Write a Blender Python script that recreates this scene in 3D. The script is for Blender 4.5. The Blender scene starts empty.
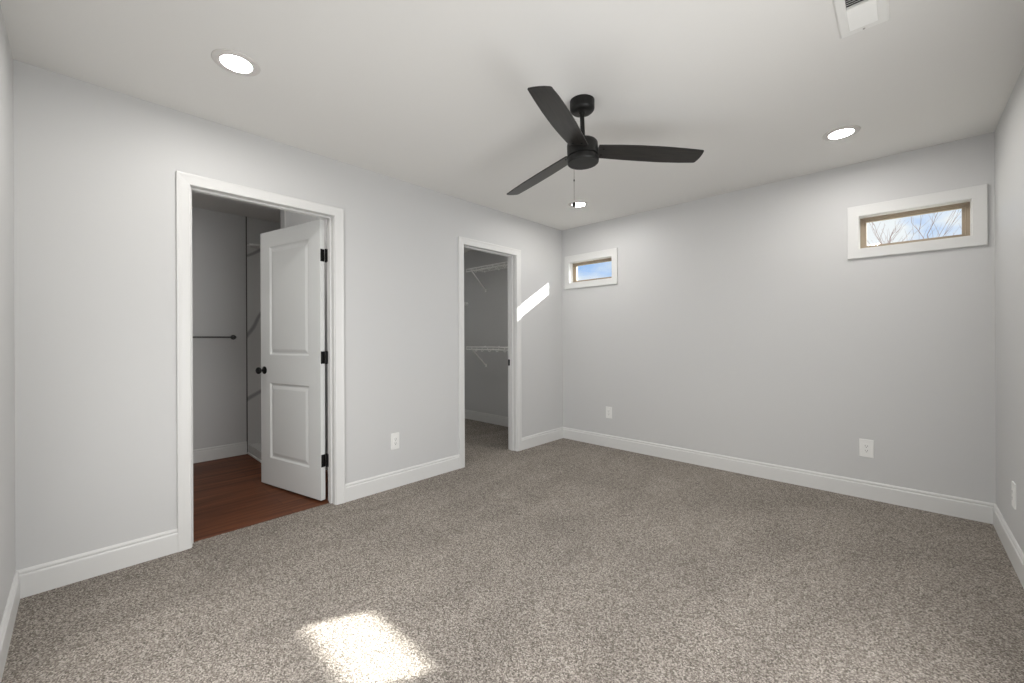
import bpy, bmesh, math, random
from mathutils import Vector, Matrix

random.seed(7)
S = bpy.context.scene
COL = S.collection

# ------------------------------------------------------------------ camera
YAW, PITCH, ROLL = 0.760353, -0.000211, -0.004440
fw = Vector((-math.sin(YAW), math.cos(YAW), 0)); rt = Vector((math.cos(YAW), math.sin(YAW), 0)); up = Vector((0, 0, 1))
fw2 = fw*math.cos(PITCH) + up*math.sin(PITCH); up2 = up*math.cos(PITCH) - fw*math.sin(PITCH)
r3 = rt*math.cos(ROLL) + up2*math.sin(ROLL); u3 = up2*math.cos(ROLL) - rt*math.sin(ROLL)
cam = bpy.data.cameras.new('camera')
cam.sensor_width = 36.0
cam.lens = 411.68*36.0/1024.0
cam.shift_y = -2.48/1024.0
cam.clip_start = 0.02
cam_o = bpy.data.objects.new('camera', cam); COL.objects.link(cam_o)
m = Matrix.Identity(4)
for i in range(3):
    m[i][0] = r3[i]; m[i][1] = u3[i]; m[i][2] = -fw2[i]
m[0][3], m[1][3], m[2][3] = 2.91243, 0.20156, 1.16555
cam_o.matrix_world = m
S.camera = cam_o

# ------------------------------------------------------------------ view, world, sun, added fill lamps
S.view_settings.view_transform = 'Standard'
S.view_settings.look = 'None'
S.view_settings.exposure = 0.0
S.view_settings.gamma = 1.0
S.view_settings.use_curve_mapping = False
S.cycles.use_denoising = True
S.cycles.max_bounces = 14
S.cycles.diffuse_bounces = 9
S.cycles.glossy_bounces = 4
S.cycles.transparent_max_bounces = 12
S.cycles.sample_clamp_indirect = 8.0

W, L, H = 3.3252, 4.1263, 2.44        # the bedroom: x 0..W along the back wall, y 0..L along the left wall
TA = 0.115                            # left (inside) wall thickness
TB = 0.165                            # outer wall thickness
XB = -2.0                             # rear wall of bathroom and closet

world = bpy.data.worlds.new('sky'); S.world = world
world.use_nodes = True
nt = world.node_tree; nt.nodes.clear()
out = nt.nodes.new('ShaderNodeOutputWorld'); bg = nt.nodes.new('ShaderNodeBackground')
tc = nt.nodes.new('ShaderNodeTexCoord')
mp = nt.nodes.new('ShaderNodeMapping'); mp.inputs['Scale'].default_value = (3.2, 3.2, 6.5); mp.inputs['Location'].default_value = (0.35, 0.1, 0.42)
no = nt.nodes.new('ShaderNodeTexNoise'); no.inputs['Scale'].default_value = 1.0; no.inputs['Detail'].default_value = 7.0; no.inputs['Roughness'].default_value = 0.55
cr = nt.nodes.new('ShaderNodeValToRGB')
cr.color_ramp.elements[0].position = 0.40; cr.color_ramp.elements[0].color = (0.30, 0.55, 0.98, 1)
cr.color_ramp.elements[1].position = 0.54; cr.color_ramp.elements[1].color = (0.97, 0.98, 1.0, 1)
nt.links.new(tc.outputs['Generated'], mp.inputs['Vector']); nt.links.new(mp.outputs['Vector'], no.inputs['Vector'])
nt.links.new(no.outputs['Fac'], cr.inputs['Fac']); nt.links.new(cr.outputs['Color'], bg.inputs['Color'])
bg.inputs['Strength'].default_value = 1.0
nt.links.new(bg.outputs['Background'], out.inputs['Surface'])

sun = bpy.data.lights.new('sun', 'SUN'); sun.energy = 33.0; sun.angle = math.radians(0.75); sun.color = (1.0, 0.965, 0.91)
sun_o = bpy.data.objects.new('sun', sun); COL.objects.link(sun_o)
sun_o.rotation_euler = Vector((-0.79, -1.688, -1.0)).to_track_quat('-Z', 'Y').to_euler()
sun_o.location = (5, 9, 6)

# fill lamp at an invented, unseen window in the right-hand wall
ADDED_WIN3 = (0.40, 2.40, 0.30, 1.78)       # y0, y1, z0, z1
fill_right = bpy.data.lights.new('added_fill_light', 'AREA'); fill_right.shape = 'RECTANGLE'
fill_right.size = ADDED_WIN3[1]-ADDED_WIN3[0]-0.1; fill_right.size_y = ADDED_WIN3[3]-ADDED_WIN3[2]-0.1
fill_right.energy = 43.0; fill_right.color = (1.0, 0.99, 0.975)
fill_right_o = bpy.data.objects.new('added_fill_light', fill_right); COL.objects.link(fill_right_o)
fill_right_o.location = (W+0.02, (ADDED_WIN3[0]+ADDED_WIN3[1])/2, (ADDED_WIN3[2]+ADDED_WIN3[3])/2)
fill_right_o.rotation_euler = Vector((-1, 0, 0)).to_track_quat('-Z', 'Z').to_euler()

# second fill lamp, at an invented low window behind the camera
ADDED_WIN4 = (0.80, 2.60, 0.22, 1.15)       # x0, x1, z0, z1
fill_front = bpy.data.lights.new('added_fill_light', 'AREA'); fill_front.shape = 'RECTANGLE'
fill_front.size = ADDED_WIN4[1]-ADDED_WIN4[0]-0.1; fill_front.size_y = ADDED_WIN4[3]-ADDED_WIN4[2]-0.1
fill_front.energy = 20.0; fill_front.color = (1.0, 0.99, 0.975)
fill_front_o = bpy.data.objects.new('added_fill_light', fill_front); COL.objects.link(fill_front_o)
fill_front_o.location = ((ADDED_WIN4[0]+ADDED_WIN4[1])/2, -0.02, (ADDED_WIN4[2]+ADDED_WIN4[3])/2)
fill_front_o.rotation_euler = Vector((0, 1, 0)).to_track_quat('-Z', 'Z').to_euler()

LAMP_STRENGTH = 222.0

# ------------------------------------------------------------------ materials
def mat(name, color=(0.8, 0.8, 0.8), rough=0.5, spec=0.5, metal=0.0):
    mm = bpy.data.materials.new(name); mm.use_nodes = True
    b = mm.node_tree.nodes['Principled BSDF']
    b.inputs['Base Color'].default_value = (*color, 1)
    b.inputs['Roughness'].default_value = rough
    b.inputs['Metallic'].default_value = metal
    b.inputs['Specular IOR Level'].default_value = spec
    return mm, mm.node_tree, b

def add_bump(nt, b, scale, dist, strength=0.3, detail=3.0):
    tcn = nt.nodes.new('ShaderNodeTexCoord')
    n = nt.nodes.new('ShaderNodeTexNoise'); n.inputs['Scale'].default_value = scale; n.inputs['Detail'].default_value = detail
    bp = nt.nodes.new('ShaderNodeBump'); bp.inputs['Strength'].default_value = strength; bp.inputs['Distance'].default_value = dist
    nt.links.new(tcn.outputs['Object'], n.inputs['Vector'])
    nt.links.new(n.outputs['Fac'], bp.inputs['Height']); nt.links.new(bp.outputs['Normal'], b.inputs['Normal'])

M = {}
M['wall'], t_, b_ = mat('wall_paint', (0.560, 0.561, 0.559), 0.5, 0.35); add_bump(t_, b_, 180, 0.0006, 0.25)
M['ceiling'], t_, b_ = mat('ceiling_paint', (0.725, 0.718, 0.698), 0.8, 0.2); add_bump(t_, b_, 90, 0.0008, 0.2)
M['trim'], t_, b_ = mat('trim_paint', (0.655, 0.655, 0.645), 0.38, 0.5)
M['door'], t_, b_ = mat('door_paint', (0.68, 0.69, 0.68), 0.42, 0.5); add_bump(t_, b_, 60, 0.0004, 0.15)
M['black'], t_, b_ = mat('matte_black_metal', (0.006, 0.006, 0.006), 0.45, 0.25)
M['fanblack'], t_, b_ = mat('fan_black', (0.0075, 0.0073, 0.0068), 0.42, 0.3)
M['plastic'], t_, b_ = mat('white_plastic', (0.78, 0.78, 0.76), 0.35, 0.5)
M['slot'], t_, b_ = mat('dark_slot', (0.03, 0.03, 0.03), 0.6, 0.3)
M['wire'], t_, b_ = mat('white_coated_wire', (0.86, 0.86, 0.84), 0.4, 0.5)
M['tan'], t_, b_ = mat('tan_vinyl', (0.32, 0.262, 0.195), 0.45, 0.4)
M['chrome'], t_, b_ = mat('dark_nickel', (0.10, 0.098, 0.095), 0.35, 0.5, 0.8)
M['chain'], t_, b_ = mat('chain_metal', (0.34, 0.32, 0.30), 0.4, 0.5, 0.6)
M['ring'], t_, b_ = mat('lamp_ring', (0.62, 0.60, 0.58), 0.6, 0.3)
M['ventdark'], t_, b_ = mat('vent_throat', (0.05, 0.05, 0.05), 0.8, 0.2)
M['bark'], t_, b_ = mat('bark', (0.30, 0.20, 0.18), 0.9, 0.1); add_bump(t_, b_, 40, 0.004, 0.5)
M['ground'], t_, b_ = mat('dry_grass', (0.16, 0.15, 0.08), 0.95, 0.1); add_bump(t_, b_, 8, 0.05, 0.5)

for key, st in (('lens', LAMP_STRENGTH), ('lens_bath', 160.0), ('lens_alcove', 85.0), ('lens_closet', 135.0)):
    mm = bpy.data.materials.new('lamp_'+key); mm.use_nodes = True; M[key] = mm
    t_ = mm.node_tree; t_.nodes.clear()
    o_ = t_.nodes.new('ShaderNodeOutputMaterial'); e_ = t_.nodes.new('ShaderNodeEmission')
    e_.inputs['Color'].default_value = (1.0, 0.972, 0.935, 1); e_.inputs['Strength'].default_value = st
    t_.links.new(e_.outputs['Emission'], o_.inputs['Surface'])

mm = bpy.data.materials.new('window_glass'); mm.use_nodes = True; M['glass'] = mm
t_ = mm.node_tree; t_.nodes.clear()
o_ = t_.nodes.new('ShaderNodeOutputMaterial'); tr_ = t_.nodes.new('ShaderNodeBsdfTransparent'); gl_ = t_.nodes.new('ShaderNodeBsdfGlossy')
mx_ = t_.nodes.new('ShaderNodeMixShader'); fr_ = t_.nodes.new('ShaderNodeFresnel'); fr_.inputs['IOR'].default_value = 1.35
tr_.inputs['Color'].default_value = (0.96, 0.98, 0.98, 1); gl_.inputs['Roughness'].default_value = 0.02
t_.links.new(fr_.outputs['Fac'], mx_.inputs['Fac']); t_.links.new(tr_.outputs['BSDF'], mx_.inputs[1]); t_.links.new(gl_.outputs['BSDF'], mx_.inputs[2])
t_.links.new(mx_.outputs['Shader'], o_.inputs['Surface'])

# carpet: twisted grey-beige yarn, speckled, with a nap brushed in broad tracks
M['carpet'], t_, b_ = mat('carpet', (0.25, 0.22, 0.19), 0.95, 0.05)
tcn = t_.nodes.new('ShaderNodeTexCoord')
n1 = t_.nodes.new('ShaderNodeTexNoise'); n1.inputs['Scale'].default_value = 185; n1.inputs['Detail'].default_value = 4.0; n1.inputs['Roughness'].default_value = 0.75
n2 = t_.nodes.new('ShaderNodeTexVoronoi'); n2.inputs['Scale'].default_value = 215
sp = t_.nodes.new('ShaderNodeSeparateColor'); mxn = t_.nodes.new('ShaderNodeMix'); mxn.inputs['Factor'].default_value = 0.32
t_.links.new(n2.outputs['Color'], sp.inputs['Color']); t_.links.new(n1.outputs['Fac'], mxn.inputs['A']); t_.links.new(sp.outputs['Red'], mxn.inputs['B'])
n3 = t_.nodes.new('ShaderNodeTexNoise'); n3.inputs['Scale'].default_value = 4.2; n3.inputs['Detail'].default_value = 3.0; n3.inputs['Distortion'].default_value = 0.5
mp3 = t_.nodes.new('ShaderNodeMapping'); mp3.inputs['Scale'].default_value = (1.0, 0.45, 1.0); mp3.inputs['Rotation'].default_value = (0, 0, math.radians(-24))
r1 = t_.nodes.new('ShaderNodeValToRGB')
r1.color_ramp.elements[0].position = 0.26; r1.color_ramp.elements[0].color = (0.058, 0.050, 0.042, 1)
r1.color_ramp.elements[1].position = 0.74; r1.color_ramp.elements[1].color = (0.57, 0.522, 0.470, 1)
e = r1.color_ramp.elements.new(0.5); e.color = (0.250, 0.222, 0.194, 1)
r3_ = t_.nodes.new('ShaderNodeMapRange'); r3_.inputs['From Min'].default_value = 0.35; r3_.inputs['From Max'].default_value = 0.65
r3_.inputs['To Min'].default_value = 0.92; r3_.inputs['To Max'].default_value = 1.08
mu = t_.nodes.new('ShaderNodeVectorMath'); mu.operation = 'SCALE'
ad = t_.nodes.new('ShaderNodeMath'); ad.operation = 'SUBTRACT'
bp = t_.nodes.new('ShaderNodeBump'); bp.inputs['Strength'].default_value = 0.6; bp.inputs['Distance'].default_value = 0.004
t_.links.new(tcn.outputs['Object'], n1.inputs['Vector']); t_.links.new(tcn.outputs['Object'], n2.inputs['Vector'])
t_.links.new(tcn.outputs['Object'], mp3.inputs['Vector']); t_.links.new(mp3.outputs['Vector'], n3.inputs['Vector'])
t_.links.new(mxn.outputs['Result'], r1.inputs['Fac']); t_.links.new(n3.outputs['Fac'], r3_.inputs['Value'])
t_.links.new(r1.outputs['Color'], mu.inputs[0]); t_.links.new(r3_.outputs['Result'], mu.inputs['Scale'])
t_.links.new(mu.outputs['Vector'], b_.inputs['Base Color'])
t_.links.new(n1.outputs['Fac'], ad.inputs[0]); t_.links.new(n2.outputs['Distance'], ad.inputs[1])
t_.links.new(ad.outputs['Value'], bp.inputs['Height']); t_.links.new(bp.outputs['Normal'], b_.inputs['Normal'])

# dark red-brown planks running along y
M['wood'], t_, b_ = mat('wood_planks', (0.10, 0.04, 0.02), 0.5, 0.2)
tcn = t_.nodes.new('ShaderNodeTexCoord')
mpw = t_.nodes.new('ShaderNodeMapping'); mpw.inputs['Rotation'].default_value = (0, 0, math.radians(90))
bk = t_.nodes.new('ShaderNodeTexBrick'); bk.inputs['Scale'].default_value = 1.0
bk.inputs['Brick Width'].default_value = 1.2; bk.inputs['Row Height'].default_value = 0.15; bk.inputs['Mortar Size'].default_value = 0.0012
bk.inputs['Color1'].default_value = (0.150, 0.054, 0.024, 1); bk.inputs['Color2'].default_value = (0.112, 0.038, 0.017, 1); bk.inputs['Mortar'].default_value = (0.03, 0.012, 0.007, 1)
mpg = t_.nodes.new('ShaderNodeMapping'); mpg.inputs['Scale'].default_value = (22, 1.6, 1)
ng = t_.nodes.new('ShaderNodeTexNoise'); ng.inputs['Scale'].default_value = 1.0; ng.inputs['Detail'].default_value = 6.0; ng.inputs['Distortion'].default_value = 0.6
rg = t_.nodes.new('ShaderNodeMapRange'); rg.inputs['From Min'].default_value = 0.3; rg.inputs['From Max'].default_value = 0.7; rg.inputs['To Min'].default_value = 0.55; rg.inputs['To Max'].default_value = 1.45
mu = t_.nodes.new('ShaderNodeVectorMath'); mu.operation = 'SCALE'
t_.links.new(tcn.outputs['Object'], mpw.inputs['Vector']); t_.links.new(mpw.outputs['Vector'], bk.inputs['Vector'])
t_.links.new(tcn.outputs['Object'], mpg.inputs['Vector']); t_.links.new(mpg.outputs['Vector'], ng.inputs['Vector'])
t_.links.new(ng.outputs['Fac'], rg.inputs['Value']); t_.links.new(bk.outputs['Color'], mu.inputs[0]); t_.links.new(rg.outputs['Result'], mu.inputs['Scale'])
t_.links.new(mu.outputs['Vector'], b_.inputs['Base Color'])

# grey veined marble
M['marble'], t_, b_ = mat('marble', (0.5, 0.5, 0.5), 0.22, 0.5)
tcn = t_.nodes.new('ShaderNodeTexCoord')
mpm = t_.nodes.new('ShaderNodeMapping'); mpm.inputs['Rotation'].default_value = (math.radians(-38), 0, 0)
wv = t_.nodes.new('ShaderNodeTexWave'); wv.wave_type = 'BANDS'; wv.bands_direction = 'Z'; wv.wave_profile = 'SIN'
wv.inputs['Scale'].default_value = 0.55; wv.inputs['Distortion'].default_value = 6.5; wv.inputs['Detail'].default_value = 3.0; wv.inputs['Detail Scale'].default_value = 0.9; wv.inputs['Phase Offset'].default_value = 1.3
rm = t_.nodes.new('ShaderNodeValToRGB')
rm.color_ramp.elements[0].position = 0.982; rm.color_ramp.elements[0].color = (0.60, 0.60, 0.59, 1)
rm.color_ramp.elements[1].position = 1.0; rm.color_ramp.elements[1].color = (0.32, 0.32, 0.325, 1)
t_.links.new(tcn.outputs['Object'], mpm.inputs['Vector']); t_.links.new(mpm.outputs['Vector'], wv.inputs['Vector'])
t_.links.new(wv.outputs['Fac'], rm.inputs['Fac']); t_.links.new(rm.outputs['Color'], b_.inputs['Base Color'])

# black-stained wooden fan blades, grain along each blade
M['blade'], t_, b_ = mat('fan_blade', (0.02, 0.017, 0.015), 0.42, 0.5)
tcn = t_.nodes.new('ShaderNodeTexCoord'); mpb = t_.nodes.new('ShaderNodeMapping'); mpb.inputs['Scale'].default_value = (7, 90, 40)
nb = t_.nodes.new('ShaderNodeTexNoise'); nb.inputs['Scale'].default_value = 1.0; nb.inputs['Detail'].default_value = 4.0
rb = t_.nodes.new('ShaderNodeValToRGB')
rb.color_ramp.elements[0].position = 0.35; rb.color_ramp.elements[0].color = (0.009, 0.0083, 0.0075, 1)
rb.color_ramp.elements[1].position = 0.65; rb.color_ramp.elements[1].color = (0.022, 0.0195, 0.017, 1)
t_.links.new(tcn.outputs['Object'], mpb.inputs['Vector']); t_.links.new(mpb.outputs['Vector'], nb.inputs['Vector'])
t_.links.new(nb.outputs['Fac'], rb.inputs['Fac']); t_.links.new(rb.outputs['Color'], b_.inputs['Base Color'])

# ------------------------------------------------------------------ helpers
def box(bm, x0, x1, y0, y1, z0, z1):
    vs = [bm.verts.new(p) for p in ((x0,y0,z0),(x1,y0,z0),(x1,y1,z0),(x0,y1,z0),(x0,y0,z1),(x1,y0,z1),(x1,y1,z1),(x0,y1,z1))]
    for f in ((3,2,1,0),(4,5,6,7),(0,1,5,4),(1,2,6,5),(2,3,7,6),(3,0,4,7)):
        bm.faces.new([vs[i] for i in f])
    return vs

def rbox(bm, x0, x1, y0, y1, z0, z1, r=0.002, seg=2):
    b2 = bmesh.new(); box(b2, x0, x1, y0, y1, z0, z1)
    bmesh.ops.bevel(b2, geom=b2.edges[:], offset=r, segments=seg, profile=0.5, affect='EDGES')
    merge(bm, b2)

def merge(bm, b2, mtx=None):
    b2.verts.index_update()
    vs = [bm.verts.new((mtx @ v.co) if mtx else v.co) for v in b2.verts]
    for f in b2.faces:
        try: bm.faces.new([vs[v.index] for v in f.verts])
        except ValueError: pass
    b2.free()

def tube(bm, a, b, ra, rb=None, n=10, cap=True):
    a = Vector(a); b = Vector(b); rb = ra if rb is None else rb
    d = (b-a).normalized(); q = d.to_track_quat('Z', 'Y')
    R0 = []; R1 = []
    for i in range(n):
        c = Vector((math.cos(2*math.pi*i/n), math.sin(2*math.pi*i/n), 0))
        R0.append(bm.verts.new(a + q @ (c*ra))); R1.append(bm.verts.new(b + q @ (c*rb)))
    for i in range(n):
        bm.faces.new((R0[i], R0[(i+1) % n], R1[(i+1) % n], R1[i]))
    if cap:
        bm.faces.new(R0[::-1]); bm.faces.new(R1)

def lathe(bm, prof, n=48, cx=0, cy=0, cz=0):
    rings = []
    for r, z in prof:
        if r < 1e-6: rings.append([bm.verts.new((cx, cy, cz+z))])
        else: rings.append([bm.verts.new((cx+r*math.cos(2*math.pi*i/n), cy+r*math.sin(2*math.pi*i/n), cz+z)) for i in range(n)])
    for A, B in zip(rings, rings[1:]):
        for i in range(n):
            j = (i+1) % n
            if len(A) == 1 and len(B) == 1: continue
            if len(A) == 1: bm.faces.new((A[0], B[j], B[i]))
            elif len(B) == 1: bm.faces.new((A[i], A[j], B[0]))
            else: bm.faces.new((A[i], A[j], B[j], B[i]))

def obj(name, bm, m, parent=None, smooth=False, loc=None):
    bmesh.ops.recalc_face_normals(bm, faces=bm.faces[:])
    me = bpy.data.meshes.new(name); bm.to_mesh(me); bm.free()
    me.materials.append(m)
    if smooth:
        me.polygons.foreach_set('use_smooth', [True]*len(me.polygons))
        try: me.set_sharp_from_angle(angle=math.radians(38))
        except Exception: pass
    o = bpy.data.objects.new(name, me); COL.objects.link(o)
    if parent: o.parent = parent
    if loc: o.location = loc
    return o

def tag(o, label=None, cat=None, group=None, kind=None):
    if label: o['label'] = label
    if cat: o['category'] = cat
    if group: o['group'] = group
    if kind: o['kind'] = kind
    return o

def empty(name, loc=(0, 0, 0), rz=0.0):
    o = bpy.data.objects.new(name, None); COL.objects.link(o)
    o.empty_display_size = 0.05
    o.location = loc; o.rotation_euler = (0, 0, rz)
    return o

def copy_tree(o, parent=None):
    c = o.copy(); COL.objects.link(c); c.parent = parent
    for ch in list(o.children): copy_tree(ch, c)
    return c

def struct(name, bm, m, label, cat, parent=None, smooth=False):
    o = obj(name, bm, m, parent, smooth)
    return tag(o, label, cat, None, 'structure')

def loft(bm, loops, closed_path=False, close_prof=True, caps=True):
    """loops: one list of points per station along a path; joins station to station"""
    R = [[bm.verts.new(p) for p in lp] for lp in loops]
    n = len(R[0]); idx = list(range(len(R)-1)) + ([len(R)-1] if closed_path else [])
    for k in idx:
        A, B = R[k], R[(k+1) % len(R)]
        for i in range(n if close_prof else n-1):
            j = (i+1) % n
            bm.faces.new((A[i], A[j], B[j], B[i]))
    if caps and not closed_path:
        bm.faces.new(R[0][::-1]); bm.faces.new(R[-1])

# ------------------------------------------------------------------ the setting: floors, walls, ceiling
bm = bmesh.new(); box(bm, -0.068, W, 0, L, -0.06, 0.0); box(bm, XB, -0.068, 2.46, L, -0.06, 0.0)
struct('floor', bm, M['carpet'], 'speckled grey-beige carpet covering the bedroom and closet floor', 'floor')
bm = bmesh.new(); box(bm, XB, -0.068, -0.6, 2.46, -0.06, -0.006)
struct('floor_bathroom', bm, M['wood'], 'dark red-brown plank floor seen through the open bathroom door', 'floor')
bm = bmesh.new(); box(bm, XB-0.2, W+0.2, -0.8, L+TB, H, H+0.12)
struct('ceiling', bm, M['ceiling'], 'smooth white painted ceiling with the fan and round downlights', 'ceiling')

BY0, BY1, CY0, CY1, DZ = 0.639, 1.442, 2.627, 3.322, 2.040      # clear openings in the left wall
J = 0.018                                                        # jamb board thickness
bm = bmesh.new()
for y0, y1 in ((0.0, BY0-J), (BY1+J, CY0-J), (CY1+J, L)): box(bm, -TA, 0, y0, y1, -0.06, H)
for y0, y1 in ((BY0-J, BY1+J), (CY0-J, CY1+J)): box(bm, -TA, 0, y0, y1, DZ+J-(0.008 if y0 > 2 else 0), H)
struct('wall_left', bm, M['wall'], 'light grey wall with the bathroom and closet doorways', 'wall')

WX = ((0.387, 'w1'), (2.955, 'w2')); WHX, WZ0, WZ1 = 0.272, 1.813, 2.041   # small windows, clear opening
RJ = 0.014
bm = bmesh.new()
xs = [XB-0.2]
for cx, _ in WX: xs += [cx-WHX-RJ, cx+WHX+RJ]
xs.append(W+0.2)
for i in range(0, len(xs), 2): box(bm, xs[i], xs[i+1], L, L+TB, -0.06, H)
for i in range(1, len(xs)-1, 2):
    box(bm, xs[i], xs[i+1], L, L+TB, -0.06, WZ0-RJ); box(bm, xs[i], xs[i+1], L, L+TB, WZ1+RJ, H)
struct('wall_back', bm, M['wall'], 'light grey rear wall with two small high windows', 'wall')

y0, y1, z0, z1 = ADDED_WIN3
bm = bmesh.new()
box(bm, W, W+TB, -0.2, y0-RJ, -0.06, H); box(bm, W, W+TB, y1+RJ, L, -0.06, H)
box(bm, W, W+TB, y0-RJ, y1+RJ, -0.06, z0-RJ); box(bm, W, W+TB, y0-RJ, y1+RJ, z1+RJ, H)
struct('wall_right', bm, M['wall'], 'light grey wall at the right edge of the photo', 'wall')
x0, x1, z0, z1 = ADDED_WIN4
bm = bmesh.new(); box(bm, -TA, x0-RJ, -0.12, 0, -0.06, H); box(bm, x1+RJ, W, -0.12, 0, -0.06, H)
box(bm, x0-RJ, x1+RJ, -0.12, 0, -0.06, z0-RJ); box(bm, x0-RJ, x1+RJ, -0.12, 0, z1+RJ, H)
struct('wall_front', bm, M['wall'], 'light grey wall strip at the far left edge of the photo', 'wall')
# rooms beyond the left wall
bm = bmesh.new(); box(bm, XB-0.12, XB, -0.72, L, -0.06, H)
struct('wall_rear', bm, M['wall'], 'shaded grey wall at the back of the bathroom and closet', 'wall')
bm = bmesh.new(); box(bm, XB, -TA, 2.40, 2.46, -0.06, H)
struct('wall_partition', bm, M['wall'], 'grey partition wall between bathroom and walk-in closet', 'wall')
bm = bmesh.new(); box(bm, XB, -TA, -0.72, -0.60, -0.06, H); box(bm, -TA, 0, -0.72, -0.12, -0.06, H)
struct('wall_side', bm, M['wall'], 'grey end wall of the bathroom beside the open doorway', 'wall')
bm = bmesh.new(); box(bm, -0.985, -0.862, 1.404, 2.40, -0.006, H)
struct('wall_shower', bm, M['wall'], 'grey wall stub closing the shower behind the bathroom door', 'wall')
bm = bmesh.new(); box(bm, -0.866, -0.856, 1.396, 1.404, -0.006, H)
struct('trim_3', bm, M['trim'], 'thin white corner strip on the end of the shower wall', 'trim')

# ------------------------------------------------------------------ baseboards
BH = 0.1275
PROF = [(0.0, 0.0), (0.014, 0.0), (0.014, 0.098), (0.0125, 0.103), (0.0085, 0.106), (0.0085, 0.110), (0.0105, 0.113), (0.0100, 0.119), (0.006, 0.1255), (0.0035, BH), (0.0, BH)]
def baseboard(name, a, b, nrm, label, ma=0, mb=0, hold=0.0):
    """a, b ends on the wall line (x, y); nrm into the room; ma / mb = 1 inner mitre at that end"""
    a = Vector((*a, 0)); b = Vector((*b, 0)); n = Vector((*nrm, 0)); d = (b-a).normalized()
    bm = bmesh.new()
    loft(bm, [[a + n*p + d*(p*ma) + Vector((0, 0, z+hold)) for p, z in PROF], [b + n*p - d*(p*mb) + Vector((0, 0, z+hold)) for p, z in PROF]])
    return struct(name, bm, M['trim'], label, 'baseboard')
baseboard('baseboard_left', (0, 0), (0, BY0-0.0665), (1, 0), 'white baseboard left of the bathroom doorway', 1, 0)
baseboard('baseboard_left', (0, BY1+0.0665), (0, CY0-0.0595), (1, 0), 'white baseboard between the bathroom and closet doorways')
baseboard('baseboard_left', (0, CY1+0.065), (0, L), (1, 0), 'short white baseboard between closet doorway and room corner', 0, 1)
baseboard('baseboard_back', (0, L), (W, L), (0, -1), 'long white baseboard under the two small windows', 1, 1)
baseboard('baseboard_right', (W, 0), (W, L), (-1, 0), 'white baseboard along the wall at the right edge', 1, 1)
baseboard('baseboard_front', (0, 0), (W, 0), (0, 1), 'white baseboard running out of the bottom left corner', 1, 1)
baseboard('baseboard_rear', (XB, -0.6), (XB, 1.388), (1, 0), 'white baseboard under the towel bar in the bathroom', 0, 0, -0.006)
baseboard('baseboard_closet', (XB, L), (-TA, L), (0, -1), 'shaded white baseboard inside the closet')
baseboard('baseboard_closet', (XB, 2.46), (XB, L-0.014), (1, 0), 'shaded white baseboard at the rear of the closet')

# ------------------------------------------------------------------ door casings and jambs
CP = [(0.0, 0.0), (0.0, 0.0105), (0.003, 0.013), (0.010, 0.0135), (0.040, 0.0155), (0.054, 0.018), (0.060, 0.0175), (0.062, 0.015), (0.062, 0.0)]
def casing(name, y0, y1, ztop, label, cat):
    root = empty(name, (0, (y0+y1)/2, 0)); tag(root, label, cat, None, 'structure')
    cy = (y0+y1)/2; rv = 0.005
    a, b, zt = y0-rv, y1+rv, ztop+rv-0.006
    bm = bmesh.new()
    loft(bm, [[(t, a-w-cy, 0.0) for w, t in CP], [(t, a-w-cy, zt+w) for w, t in CP], [(t, b+w-cy, zt+w) for w, t in CP], [(t, b+w-cy, 0.0) for w, t in CP]])
    obj('casing', bm, M['trim'], root)
    bm = bmesh.new()
    box(bm, -TA, 0, y0-J-cy, y0-cy, 0, ztop+J); box(bm, -TA, 0, y1-cy, y1+J-cy, 0, ztop+J); box(bm, -TA, 0, y0-cy, y1-cy, ztop, ztop+J)
    obj('jamb', bm, M['trim'], root)
    bm = bmesh.new(); s0, s1 = -0.078, -0.040
    rbox(bm, s0, s1, y0-cy, y0+0.011-cy, 0, ztop-0.011, 0.0015); rbox(bm, s0, s1, y1-0.011-cy, y1-cy, 0, ztop-0.011, 0.0015)
    rbox(bm, s0, s1, y0-cy, y1-cy, ztop-0.011, ztop, 0.0015)
    obj('door_stop', bm, M['trim'], root)
    return root
tr1 = casing('trim_1', BY0, BY1, DZ, 'white casing and jamb around the bathroom doorway', 'door casing')
tr2 = casing('trim_2', CY0, CY1, DZ-0.008, 'white casing and jamb around the closet doorway', 'door casing')
bm = bmesh.new(); cyc = (CY0+CY1)/2
rbox(bm, -0.112, -0.084, CY1-0.0022-cyc, CY1+0.001-cyc, 0.885, 0.950, 0.001)
tag(obj('strike_plate', bm, M['black'], tr2), 'small black metal strike plate')
# threshold where carpet meets wood
bm = bmesh.new(); rbox(bm, -0.074, -0.062, BY0, BY1, -0.006, 0.001, 0.001)
struct('trim_4', bm, M['wood'], 'thin edge where the carpet meets the bathroom planks', 'trim')

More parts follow.
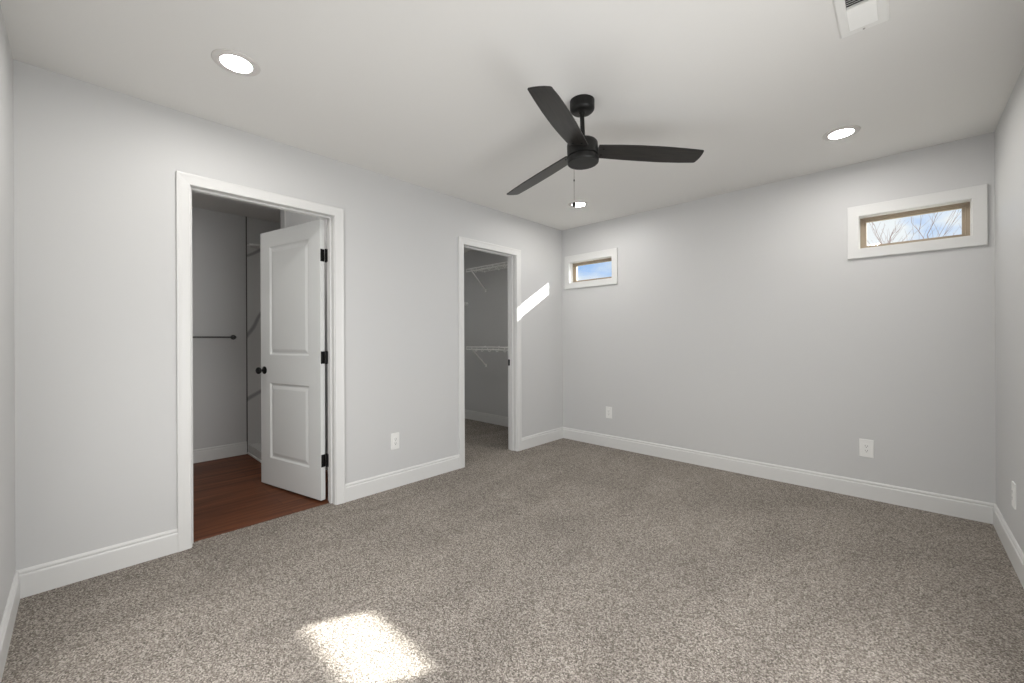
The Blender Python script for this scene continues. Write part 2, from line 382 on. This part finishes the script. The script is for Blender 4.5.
# ------------------------------------------------------------------ bathroom door, swung open into the bathroom
du = Vector((-0.97454, -0.22421, 0)); dn = Vector((-0.22421, 0.97454, 0))   # along the leaf, towards its rear face
door = empty('door_1', (-0.122, 1.395, 0)); tag(door, 'white two-panel door with black knob standing open into the bathroom', 'door', None, 'structure')
door.matrix_world = Matrix(((du.x, dn.x, 0, -0.122), (du.y, dn.y, 0, 1.395), (0, 0, 1, 0), (0, 0, 0, 1)))
DW, DT, DB, DTOP = 0.777, 0.035, 0.010, 2.030
PAN = [(0.137, 0.647, 1.047, 1.908), (0.137, 0.647, 0.225, 0.826)]
bm = bmesh.new()
def leaf_face(yf, sgn):
    us = [0, PAN[0][0], PAN[0][1], DW]; zs = [DB, PAN[1][2], PAN[1][3], PAN[0][2], PAN[0][3], DTOP]
    V = {}
    for i, u in enumerate(us):
        for k, z in enumerate(zs): V[i, k] = bm.verts.new((u, yf, z))
    for i in range(3):
        for k in range(5):
            if i == 1 and k in (1, 3):
                loop = [V[i, k], V[i+1, k], V[i+1, k+1], V[i, k+1]]
                u0, u1, zz0, zz1 = us[i], us[i+1], zs[k], zs[k+1]
                prev = loop
                for ins, dep in ((0.004, 0.003), (0.012, 0.010), (0.022, 0.0105), (0.034, 0.006), (0.046, 0.0025)):
                    y = yf + sgn*dep
                    nx = [bm.verts.new(p) for p in ((u0+ins, y, zz0+ins), (u1-ins, y, zz0+ins), (u1-ins, y, zz1-ins), (u0+ins, y, zz1-ins))]
                    for q in range(4): bm.faces.new((prev[q], prev[(q+1) % 4], nx[(q+1) % 4], nx[q]))
                    prev = nx
                bm.faces.new(prev)
            else:
                bm.faces.new((V[i, k], V[i+1, k], V[i+1, k+1], V[i, k+1]))
    return V
leaf_face(0.0, 1); leaf_face(DT, -1)
for a, b in (((0, 0), (0, DT)), ):
    pass
def quad(p): bm.faces.new([bm.verts.new(q) for q in p])
quad(((0, 0, DB), (0, DT, DB), (0, DT, DTOP), (0, 0, DTOP))); quad(((DW, 0, DB), (DW, DT, DB), (DW, DT, DTOP), (DW, 0, DTOP)))
quad(((0, 0, DB), (DW, 0, DB), (DW, DT, DB), (0, DT, DB))); quad(((0, 0, DTOP), (DW, 0, DTOP), (DW, DT, DTOP), (0, DT, DTOP)))
bmesh.ops.remove_doubles(bm, verts=bm.verts[:], dist=1e-5)
obj('door_leaf', bm, M['door'], door)
for yf, s in ((0.0, -1), (DT, 1)):
    bm = bmesh.new()
    prof = [(0.0, 0.0), (0.031, 0.0), (0.031, 0.005), (0.027, 0.008), (0.012, 0.010), (0.010, 0.026), (0.014, 0.031), (0.023, 0.036), (0.0275, 0.045), (0.0265, 0.054), (0.020, 0.061), (0.009, 0.0645), (0.0, 0.065)]
    b2 = bmesh.new(); lathe(b2, prof, 28)
    mtx = Matrix.Translation((0.722, yf, 0.922)) @ (Vector((0, s, 0)).to_track_quat('Z', 'Y').to_matrix().to_4x4())
    merge(bm, b2, mtx)
    tag(obj('door_knob', bm, M['black'], door, True), 'round black door knob')
inv = door.matrix_world.inverted()
for zc in (1.776, 1.037, 0.292):
    bm = bmesh.new(); hh = 0.045
    rbox(bm, -0.002, 0.0005, 0.003, DT, zc-hh, zc+hh, 0.0008)                       # leaf on the door edge
    b2 = bmesh.new(); tube(b2, (0, 0, zc-hh-0.004), (0, 0, zc+hh+0.004), 0.0065, n=12); merge(bm, b2, Matrix.Translation(inv @ Vector((-0.1230, 1.4365, 0))))
    b2 = bmesh.new(); rbox(b2, -0.1235, -0.090, BY1-0.003, BY1+0.0005, zc-hh, zc+hh, 0.0008)
    rbox(b2, -0.127, -0.120, 1.4345, BY1+0.0005, zc-hh, zc+hh, 0.0008); merge(bm, b2, inv)
    tag(obj('hinge', bm, M['black'], door, True), 'black door hinge')

# ------------------------------------------------------------------ windows
def small_window(name, cx, label):
    root = empty(name, (cx, L, 0)); tag(root, label, 'window', None, 'structure')
    w, z0, z1 = WHX, WZ0, WZ1
    bm = bmesh.new(); cw = 0.065
    WP = [(0.0, 0.0), (0.0, 0.016), (0.002, 0.018), (cw-0.002, 0.018), (cw, 0.016), (cw, 0.0)]
    a = -0.003
    loft(bm, [[(-w+a-d, -t, z0+a-d*1.06) for d, t in WP], [(w-a+d, -t, z0+a-d*1.06) for d, t in WP], [(w-a+d, -t, z1-a+d*1.18) for d, t in WP], [(-w+a-d, -t, z1-a+d*1.18) for d, t in WP]], closed_path=True)
    obj('casing', bm, M['trim'], root)
    bm = bmesh.new(); R = RJ; dp = 0.075
    box(bm, -w-R, -w, 0, dp, z0-R, z1+R); box(bm, w, w+R, 0, dp, z0-R, z1+R); box(bm, -w, w, 0, dp, z0-R, z0); box(bm, -w, w, 0, dp, z1, z1+R)
    obj('reveal', bm, M['trim'], root)
    bm = bmesh.new()
    FP = [(0.0, 0.052), (0.010, 0.052), (0.010, 0.060), (0.020, 0.060), (0.020, 0.074), (0.034, 0.076), (0.034, 0.102), (-RJ, 0.102), (-RJ, 0.077), (0.0, 0.077)]
    loft(bm, [[(-w+d, t, z0+d*0.8) for d, t in FP], [(w-d, t, z0+d*0.8) for d, t in FP], [(w-d, t, z1-d*0.8) for d, t in FP], [(-w+d, t, z1-d*0.8) for d, t in FP]], closed_path=True)
    tag(obj('window_frame', bm, M['tan'], root), 'tan vinyl frame of the added window')
    bm = bmesh.new(); box(bm, -w+0.026, w-0.026, 0.090, 0.094, z0+0.020, z1-0.020)
    tag(obj('window_pane', bm, M['glass'], root), 'clear glass pane of the added window')
    return root
small_window('window_1', WX[0][0], 'small high window near the room corner showing blue sky')
small_window('window_2', WX[1][0], 'small high window by the right wall showing bare branches')

def added_window(name, loc, rz, hy, z0, z1, label):  # builds the unseen windows added to brighten the room
    root = empty(name, loc, rz); tag(root, label, 'window', None, 'structure')
    bm = bmesh.new(); WP = [(0.0, 0.0), (0.0, 0.016), (0.066, 0.016), (0.066, 0.0)]
    loft(bm, [[(-t, -hy-d, z0-d) for d, t in WP], [(-t, hy+d, z0-d) for d, t in WP], [(-t, hy+d, z1+d) for d, t in WP], [(-t, -hy-d, z1+d) for d, t in WP]], closed_path=True)
    obj('casing', bm, M['trim'], root)
    bm = bmesh.new(); R = RJ
    box(bm, 0, 0.1, -hy-R, -hy, z0-R, z1+R); box(bm, 0, 0.1, hy, hy+R, z0-R, z1+R); box(bm, 0, 0.1, -hy, hy, z0-R, z0); box(bm, 0, 0.1, -hy, hy, z1, z1+R)
    obj('reveal', bm, M['trim'], root)
    bm = bmesh.new(); FP = [(0.0, 0.06), (0.045, 0.065), (0.045, 0.115), (-RJ, 0.115), (-RJ, 0.102), (0.0, 0.1)]
    loft(bm, [[(t, -hy+d, z0+d) for d, t in FP], [(t, hy-d, z0+d) for d, t in FP], [(t, hy-d, z1-d) for d, t in FP], [(t, -hy+d, z1-d) for d, t in FP]], closed_path=True)
    box(bm, 0.07, 0.105, -0.02, 0.02, z0+0.04, z1-0.04); box(bm, 0.07, 0.105, -hy+0.04, hy-0.04, (z0+z1)/2-0.02, (z0+z1)/2+0.02)
    tag(obj('window_frame', bm, M['tan'], root), 'tan vinyl frame of the added window')
    bm = bmesh.new(); box(bm, 0.088, 0.092, -hy+0.04, hy-0.04, z0+0.04, z1-0.04)
    tag(obj('window_pane', bm, M['glass'], root), 'clear glass pane of the added window')
added_window('added_window_3', (W, (ADDED_WIN3[0]+ADDED_WIN3[1])/2, 0), 0.0, (ADDED_WIN3[1]-ADDED_WIN3[0])/2, ADDED_WIN3[2], ADDED_WIN3[3], 'large white-framed window added out of view in the right-hand wall for fill light')  # invented opening, placed beyond the frame to carry the fill lamp
added_window('added_window_4', ((ADDED_WIN4[0]+ADDED_WIN4[1])/2, 0, 0), -math.pi/2, (ADDED_WIN4[1]-ADDED_WIN4[0])/2, ADDED_WIN4[2], ADDED_WIN4[3], 'low wide white-framed window added behind the camera for fill light')  # also invented, lifts the lower walls from behind the camera

# ------------------------------------------------------------------ ceiling fan
fan = empty('ceiling_fan', (1.6615, 2.0630, H)); tag(fan, 'black three-blade ceiling fan hanging on a short rod in mid ceiling', 'ceiling fan')
bm = bmesh.new()
lathe(bm, [(0.0, 0.0), (0.0655, 0.0), (0.0655, -0.040), (0.0645, -0.046), (0.060, -0.053), (0.052, -0.060), (0.040, -0.0635), (0.022, -0.064), (0.0, -0.064)], 56, 0.0043, 0.0041)
obj('canopy', bm, M['fanblack'], fan, True)
# everything below the canopy hangs from its ball joint, leaning a degree or two
Ux = Vector((1, 0, 0.0323)); Uy = Vector((0, 1, 0.0091)); Uz = Vector((-0.0323, -0.0091, 1))
Ux.normalize(); Uz = Ux.cross(Uy).normalized(); Uy = Uz.cross(Ux).normalized()
TILT = Matrix(((Ux.x, Uy.x, Uz.x, 0), (Ux.y, Uy.y, Uz.y, 0), (Ux.z, Uy.z, Uz.z, 0), (0, 0, 0, 1)))
PIV = Matrix.Translation((0, 0, -0.05)) @ TILT
def hang(o, local=Matrix.Identity(4)): o.matrix_local = PIV @ local; return o
bm = bmesh.new(); lathe(bm, [(0.0, 0.0), (0.016, 0.0), (0.016, -0.016), (0.0118, -0.020), (0.0118, -0.150), (0.0, -0.150)], 24, 0.0030, 0.0028)
hang(obj('downrod', bm, M['fanblack'], fan, True))
ZM = 2.40-H - (-0.05) - 0.0   # offset helper: local z measured from the pivot at z = 2.39
def zl(z): return z - 2.39
bm = bmesh.new()
lathe(bm, [(0.0, zl(2.250)), (0.019, zl(2.250)), (0.021, zl(2.246)), (0.021, zl(2.232)), (0.034, zl(2.229)), (0.060, zl(2.224)), (0.074, zl(2.218)), (0.0815, zl(2.208)), (0.0825, zl(2.196)),
           (0.0825, zl(2.140)), (0.077, zl(2.139)), (0.077, zl(2.133)), (0.0835, zl(2.132)), (0.084, zl(2.112)), (0.0825, zl(2.106)), (0.079, zl(2.103)), (0.0, zl(2.103))], 64)
mh = hang(obj('motor_housing', bm, M['fanblack'], fan, True))
for a in (math.radians(-36), math.radians(84), math.radians(204)):
    bm = bmesh.new(); tube(bm, (0.080*math.cos(a), 0.080*math.sin(a), zl(2.149)), (0.0855*math.cos(a), 0.0855*math.sin(a), zl(2.149)), 0.0034, n=10)
    obj('housing_screw', bm, M['black'], mh, True)
EV_N = [(0.078, -0.050), (0.12, -0.053), (0.20, -0.059), (0.32, -0.0635), (0.45, -0.0625), (0.56, -0.0575), (0.645, -0.0515)]
EV_P = [(0.078, 0.050), (0.12, 0.052), (0.20, 0.056), (0.32, 0.060), (0.45, 0.0615), (0.56, 0.0575), (0.640, 0.0505)]
for th in (48.97, -71.03, 168.97):
    bm = bmesh.new()
    tipc = [(0.6495, -0.047), (0.6535, -0.025), (0.6545, 0.0), (0.6525, 0.025), (0.6465, 0.046)]
    ol = [(0.078+(u-0.078)*1.014, w) for u, w in EV_N + tipc + EV_P[::-1]]
    lo = [bm.verts.new((u, w, -0.0032)) for u, w in ol]; hi = [bm.verts.new((u, w, 0.0032)) for u, w in ol]
    n = len(ol); bm.faces.new(lo[::-1]); bm.faces.new(hi)
    for i in range(n): bm.faces.new((lo[i], lo[(i+1) % n], hi[(i+1) % n], hi[i]))
    bmesh.ops.recalc_face_normals(bm, faces=bm.faces[:])
    eds = [e for e in bm.edges if not e.is_boundary and len(e.link_faces) == 2 and e.calc_face_angle(0) > 1.2 and abs(e.verts[0].co.z-e.verts[1].co.z) < 1e-6]
    bmesh.ops.bevel(bm, geom=eds, offset=0.0012, segments=2, profile=0.5, affect='EDGES')
    a = math.radians(th); ps = -0.2064
    B = Matrix.Translation((0, 0, zl(2.1735))) @ Matrix.Rotation(a, 4, 'Z') @ Matrix.Rotation(0.040, 4, 'Y') @ Matrix.Rotation(ps, 4, 'X')
    bl = hang(obj('fan_blade', bm, M['blade'], fan), B)
    for u, w in ((0.108, -0.024), (0.108, 0.024)):
        bm = bmesh.new(); lathe(bm, [(0.0, -0.0058), (0.003, -0.0056), (0.0048, -0.0044), (0.0052, -0.003), (0.0, -0.003)], 14, u, w, 0)
        obj('blade_screw', bm, M['black'], bl, True)
# pull chain: hangs plumb from the near rim of the housing
bm = bmesh.new()
rr = Vector((rt.x, rt.y, 0)); ff = Vector((fw.x, fw.y, 0))
pc = Vector((0.0095, 0.004, 0)) + rr*(-0.0405) + ff*0.058
ztop, zbot = 2.106-H, 1.914-H
tube(bm, (pc.x, pc.y, ztop), (pc.x, pc.y, zbot), 0.0011, n=6)
nb_ = 44
for i in range(nb_):
    z = ztop + (zbot-ztop)*(i+0.5)/nb_
    lathe(bm, [(0.0, 0.0019), (0.0017, 0.0008), (0.0017, -0.0008), (0.0, -0.0019)], 6, pc.x, pc.y, z)
ch = obj('pull_chain', bm, M['chain'], fan, True)
bm = bmesh.new(); lathe(bm, [(0.0, 0.006), (0.0028, 0.005), (0.0034, 0.0), (0.0028, -0.005), (0.0, -0.006)], 12, pc.x, pc.y, 2.036-H)
obj('chain_connector', bm, M['black'], ch, True)
bm = bmesh.new(); lathe(bm, [(0.0, 0.010), (0.0035, 0.0095), (0.0075, 0.005), (0.0112, -0.002), (0.0118, -0.008), (0.0095, -0.014), (0.0, -0.0155)], 24, pc.x, pc.y, 1.907-H)
tag(obj('chain_pull', bm, M['fanblack'], ch, True), 'small black bell-shaped pull')

# ------------------------------------------------------------------ recessed downlights
def downlight(x, y, label, lens='lens'):
    root = empty('recessed_light', (x, y, H)); tag(root, label, 'ceiling light', 'recessed downlights in the ceiling')
    bm = bmesh.new(); lathe(bm, [(0.061, -0.0015), (0.062, -0.006), (0.067, -0.0072), (0.082, -0.0062), (0.093, -0.0032), (0.095, 0.0), (0.061, 0.0)], 56)
    tag(obj('trim_ring', bm, M['ring'], root, True), 'pale ring around the lit lens')
    bm = bmesh.new(); lathe(bm, [(0.0, -0.0030), (0.061, -0.0030)], 48)
    bmesh.ops.reverse_faces(bm, faces=bm.faces[:])
    o = obj('light_lens', bm, M[lens], root); tag(o, 'glowing white round lens')
downlight(0.694, 0.704, 'lit round downlight in the upper left, above the bathroom door wall')
downlight(2.634, 3.480, 'lit round downlight at the right, nearest the small window with branches')
downlight(0.683, 3.468, 'lit round downlight behind the fan pull chain, nearest the far corner')
downlight(2.626, 0.704, 'lit round downlight above the camera, out of the photo')
downlight(-0.70, 0.42, 'lit round downlight in the bathroom ceiling, hidden behind the wall', 'lens_bath')
downlight(-0.45, 1.95, 'lit round downlight over the bathroom alcove, hidden behind the open door', 'lens_alcove')
downlight(-0.95, 2.80, 'lit round downlight in the closet ceiling, hidden above the closet doorway', 'lens_closet')

# ------------------------------------------------------------------ ceiling air register
vent = empty('ceiling_vent', (2.799, 2.259, H)); tag(vent, 'white louvred air register in the ceiling at the top edge', 'air vent')
hx, hy2 = 0.077, 0.180; ix, iy = 0.043, 0.140
bm = bmesh.new()
VP = [(0.0, 0.0), (0.0, -0.004), (0.006, -0.0085), (0.030, -0.0095), (0.034, -0.008), (0.034, 0.0)]
loft(bm, [[(-hx+d, -hy2+d*1.15, z) for d, z in VP], [(hx-d, -hy2+d*1.15, z) for d, z in VP], [(hx-d, hy2-d*1.15, z) for d, z in VP], [(-hx+d, hy2-d*1.15, z) for d, z in VP]], closed_path=True)
obj('faceplate', bm, M['plastic'], vent)
bm = bmesh.new(); box(bm, -ix, ix, -iy, iy, -0.0012, -0.0004)
tag(obj('vent_throat', bm, M['ventdark'], vent), 'dark duct opening behind the louvres')
ns = 22
for i in range(ns):
    y = -iy + 2*iy*(i+0.5)/ns
    sg = -1 if y > -0.006 else 1
    bm = bmesh.new(); b2 = bmesh.new(); rbox(b2, -ix, ix, -0.0072, 0.0072, -0.0005, 0.0005, 0.0003, 1)
    merge(bm, b2, Matrix.Translation((0, y, -0.0068)) @ Matrix.Rotation(math.radians(38*sg), 4, 'X'))
    obj('louvre', bm, M['plastic'], vent)
bm = bmesh.new(); rbox(bm, -ix, ix, -0.009, -0.004, -0.0105, -0.001, 0.0005, 1)
obj('divider_bar', bm, M['plastic'], vent)
for yy in (-0.163, 0.163):
    bm = bmesh.new(); lathe(bm, [(0.0, -0.0115), (0.0035, -0.011), (0.005, -0.0085), (0.0, -0.0085)], 14, 0, yy, 0)
    tag(obj('screw', bm, M['chain'], vent, True), 'small grey mounting screw')

# ------------------------------------------------------------------ wall outlets
def outlet(loc, ang, w, h, label, duplex):
    """local: x across, y out of the wall, z up"""
    root = empty('wall_outlet', loc, ang); tag(root, label, 'outlet', 'white wall outlets')
    bm = bmesh.new()
    b2 = bmesh.new(); box(b2, -w/2, w/2, 0, 0.0065, -h/2, h/2)
    bmesh.ops.bevel(b2, geom=[e for e in b2.edges if max(v.co.y for v in e.verts) > 0.006], offset=0.0025, segments=3, profile=0.5, affect='EDGES'); merge(bm, b2)
    obj('cover_plate', bm, M['plastic'], root)
    bm = bmesh.new(); rbox(bm, -0.0168, 0.0168, 0.0055, 0.0088, -0.0335, 0.0335, 0.001)
    rec = obj('receptacle', bm, M['plastic'], root)
    bm = bmesh.new()
    for s in (-0.0165, 0.0165):
        for x, hh in ((-0.0064, 0.0042), (0.0064, 0.0036)): box(bm, x-0.0012, x+0.0012, 0.0086, 0.0091, s+0.002-hh, s+0.002+hh)
        lathe_b = bmesh.new(); lathe(lathe_b, [(0.0, 0.0), (0.0026, 0.0), (0.0026, 0.0005), (0.0, 0.0005)], 12)
        merge(bm, lathe_b, Matrix.Translation((0, 0.0086, s-0.008)) @ Matrix.Rotation(-math.pi/2, 4, 'X'))
    obj('socket_slots', bm, M['slot'], rec)
    return root
outlet((0, 1.918, 0.363), -math.pi/2, 0.072, 0.128, 'white outlet between the bathroom and closet doorways', True)
outlet((0.6145, L, 0.370), math.pi, 0.072, 0.122, 'white outlet on the rear wall, below the corner window', True)
outlet((2.7155, L, 0.363), math.pi, 0.080, 0.128, 'white outlet with dark slots on the rear wall, below the window with branches', True)
outlet((W, 3.522, 0.349), math.pi/2, 0.074, 0.128, 'white outlet seen edge-on on the wall at the right edge', True)

# ------------------------------------------------------------------ closet shelves
def wire_shelf(zt, label):
    root = empty('wire_shelf', (0, L, zt)); tag(root, label, 'shelf', 'white wire closet shelves')
    x0, x1, dep = -1.385, -TA-0.004, 0.300
    bm = bmesh.new(); n = int((x1-x0)/0.0254)
    for i in range(n+1):
        x = x0 + 0.003 + (x1-x0-0.006)*i/n
        tube(bm, (x, -0.008, 0.001), (x, -dep, 0.001), 0.0010, n=6)
    for y in (-0.010, -0.150): tube(bm, (x0, y, -0.002), (x1, y, -0.002), 0.0028, n=8)
    obj('shelf_deck', bm, M['wire'], root)
    bm = bmesh.new()
    for i in range(0, n+1, 4):
        x = x0 + 0.003 + (x1-x0-0.006)*i/n
        tube(bm, (x, -dep, 0.001), (x, -dep-0.002, -0.032), 0.0032, n=6)
    tube(bm, (x0, -dep, 0.0), (x1, -dep, 0.0), 0.0082, n=8); tube(bm, (x0, -dep-0.002, -0.033), (x1, -dep-0.002, -0.033), 0.0078, n=8)
    tube(bm, (x0+0.002, -dep, 0.001), (x0+0.002, -dep-0.002, -0.034), 0.004, n=6)
    obj('front_rail', bm, M['wire'], root)
    for x in (-1.20, -1.08, -0.94, -0.80, -0.66, -0.52, -0.38, -0.24):
        bm = bmesh.new(); pts = []
        for k in range(9):
            a = math.pi*k/8
            pts.append((x + 0.020*math.cos(a), -dep+0.004, -0.036-0.022*math.sin(a)))
        for p, q in zip(pts, pts[1:]): tube(bm, p, q, 0.0042, n=6)
        obj('hanger_hook', bm, M['wire'], root)
    for x in (-1.30, -0.45):
        bm = bmesh.new(); tube(bm, (x+0.02, -dep+0.004, -0.030), (x-0.02, -0.006, -0.262), 0.0088, n=8)
        rbox(bm, x-0.031, x-0.009, -0.008, 0, -0.285, -0.245, 0.001)
        obj('support_brace', bm, M['wire'], root)
    for x in [x0+0.05+0.28*k for k in range(5)]:
        bm = bmesh.new(); rbox(bm, x-0.008, x+0.008, -0.014, 0, -0.012, 0.008, 0.002)
        obj('wall_clip', bm, M['wire'], root)
wire_shelf(2.110, 'upper white wire shelf high inside the closet doorway')
wire_shelf(1.061, 'lower white wire shelf at mid height inside the closet doorway')
bm = bmesh.new(); b2 = bmesh.new(); lathe(b2, [(0.0, 0.0), (0.024, 0.0), (0.024, 0.004), (0.016, 0.009), (0.014, 0.030), (0.027, 0.034), (0.027, 0.042), (0.0, 0.044)], 24)
merge(bm, b2, Matrix.Rotation(math.pi/2, 4, 'X'))
o = obj('wall_hook', bm, M['plastic'], None, True, (-1.722, L, 1.682)); tag(o, 'small round white wall peg in the closet, below the upper shelf', 'hook')

# ------------------------------------------------------------------ bathroom fittings
tb = empty('towel_bar', (XB, 0.95, 1.195)); tag(tb, 'slim metal towel bar on the bathroom wall', 'towel bar')
bm = bmesh.new(); tube(bm, (0.062, -0.30, 0), (0.062, 0.335, 0), 0.0080, n=14)
obj('bar', bm, M['chrome'], tb, True)
for y in (-0.29, 0.325):
    bm = bmesh.new(); b2 = bmesh.new()
    lathe(b2, [(0.0, 0.0), (0.024, 0.0), (0.024, 0.006), (0.012, 0.010), (0.0095, 0.048), (0.014, 0.054), (0.014, 0.070), (0.010, 0.074), (0.0, 0.074)], 24)
    merge(bm, b2, Matrix.Translation((0, y, 0)) @ Matrix.Rotation(math.pi/2, 4, 'Y'))
    obj('bar_post', bm, M['chrome'], tb, True)
bm = bmesh.new(); box(bm, XB, XB+0.008, 1.396, 2.40, -0.006, H-0.002); box(bm, XB+0.008, -0.985, 2.390, 2.40, -0.006, H-0.002)
struct('wall_marble', bm, M['marble'], 'grey marble shower lining with dark diagonal veins', 'wall')
bm = bmesh.new(); rbox(bm, XB, XB+0.011, 1.388, 1.397, -0.006, H-0.002, 0.002)
struct('trim_5', bm, M['chrome'], 'thin dark metal edge strip beside the marble', 'trim')
curb = empty('shower_curb', (-1.49, 1.46, -0.006)); tag(curb, 'low marble curb with a white base strip at the shower', 'shower curb')
bm = bmesh.new(); rbox(bm, -0.50, 0.50, -0.055, 0.055, 0.0, 0.095, 0.004)
obj('curb_body', bm, M['marble'], curb)
bm = bmesh.new(); rbox(bm, -0.50, 0.50, -0.068, -0.055, 0.0, 0.016, 0.003)
tag(obj('base_strip', bm, M['trim'], curb), 'white strip along the foot of the curb')
bm = bmesh.new()
pts = [(0, -0.055), (0.075, -0.050), (0.090, -0.035), (0.095, 0.0), (0.090, 0.035), (0.075, 0.050), (0, 0.055)]
lo = [bm.verts.new((x, y, -0.010)) for x, y in pts]; hi = [bm.verts.new((x, y, 0.010)) for x, y in pts]
bm.faces.new(lo[::-1]); bm.faces.new(hi)
for i in range(len(pts)): bm.faces.new((lo[i], lo[(i+1) % len(pts)], hi[(i+1) % len(pts)], hi[i]))
o = obj('shower_shelf', bm, M['plastic'], None, False, (XB+0.008, 1.455, 2.143)); tag(o, 'small white shelf high on the marble shower wall', 'shelf')

# ------------------------------------------------------------------ outside: ground and a bare tree
bm = bmesh.new(); box(bm, -14, 20, L+TB+0.3, 34, -0.75, -0.60)
struct('ground', bm, M['ground'], 'dry ground outside beyond the small windows', 'ground')
tree = empty('bare_tree', (3.12, 11.5, -0.6)); tag(tree, 'bare leafless tree outside the small window by the right wall', 'tree')
bt = bmesh.new(); bb = bmesh.new()
rnd = random.Random(23)
def grow(bm_, p, d, ln, r, depth):
    n = 3; q = p
    for k in range(n):
        d = (d + Vector((rnd.uniform(-.14, .14), rnd.uniform(-.14, .14), rnd.uniform(0.0, .12)))).normalized()
        e = q + d*(ln/n); tube(bm_, q, e, r*(1-0.18*k), r*(1-0.18*(k+1)), n=6, cap=False); q = e
        if depth > 0 and k >= 0:
            for _ in range(1 if depth > 3 else 2):
                az = rnd.uniform(0, 2*math.pi)
                side = Vector((math.cos(az), math.sin(az)*0.7, 0.55)).normalized()
                nd = (d*0.75 + side*rnd.uniform(0.45, 0.85)).normalized()
                if rnd.random() < 0.72: grow(bb, q, nd, ln*rnd.uniform(0.52, 0.74), r*0.50, depth-1)
for a in range(1):
    tube(bt, (0, 0, 0), (0.02, 0.0, 1.7), 0.085, 0.060, n=12)
for k in range(6):
    az = 2*math.pi*k/6 + 0.3
    grow(bb, Vector((0.02, 0, 1.45+0.05*k)), Vector((math.cos(az)*0.62, math.sin(az)*0.45, 1.0)).normalized(), 1.25, 0.020, 3)
obj('trunk', bt, M['bark'], tree, True); obj('branches', bb, M['bark'], tree)
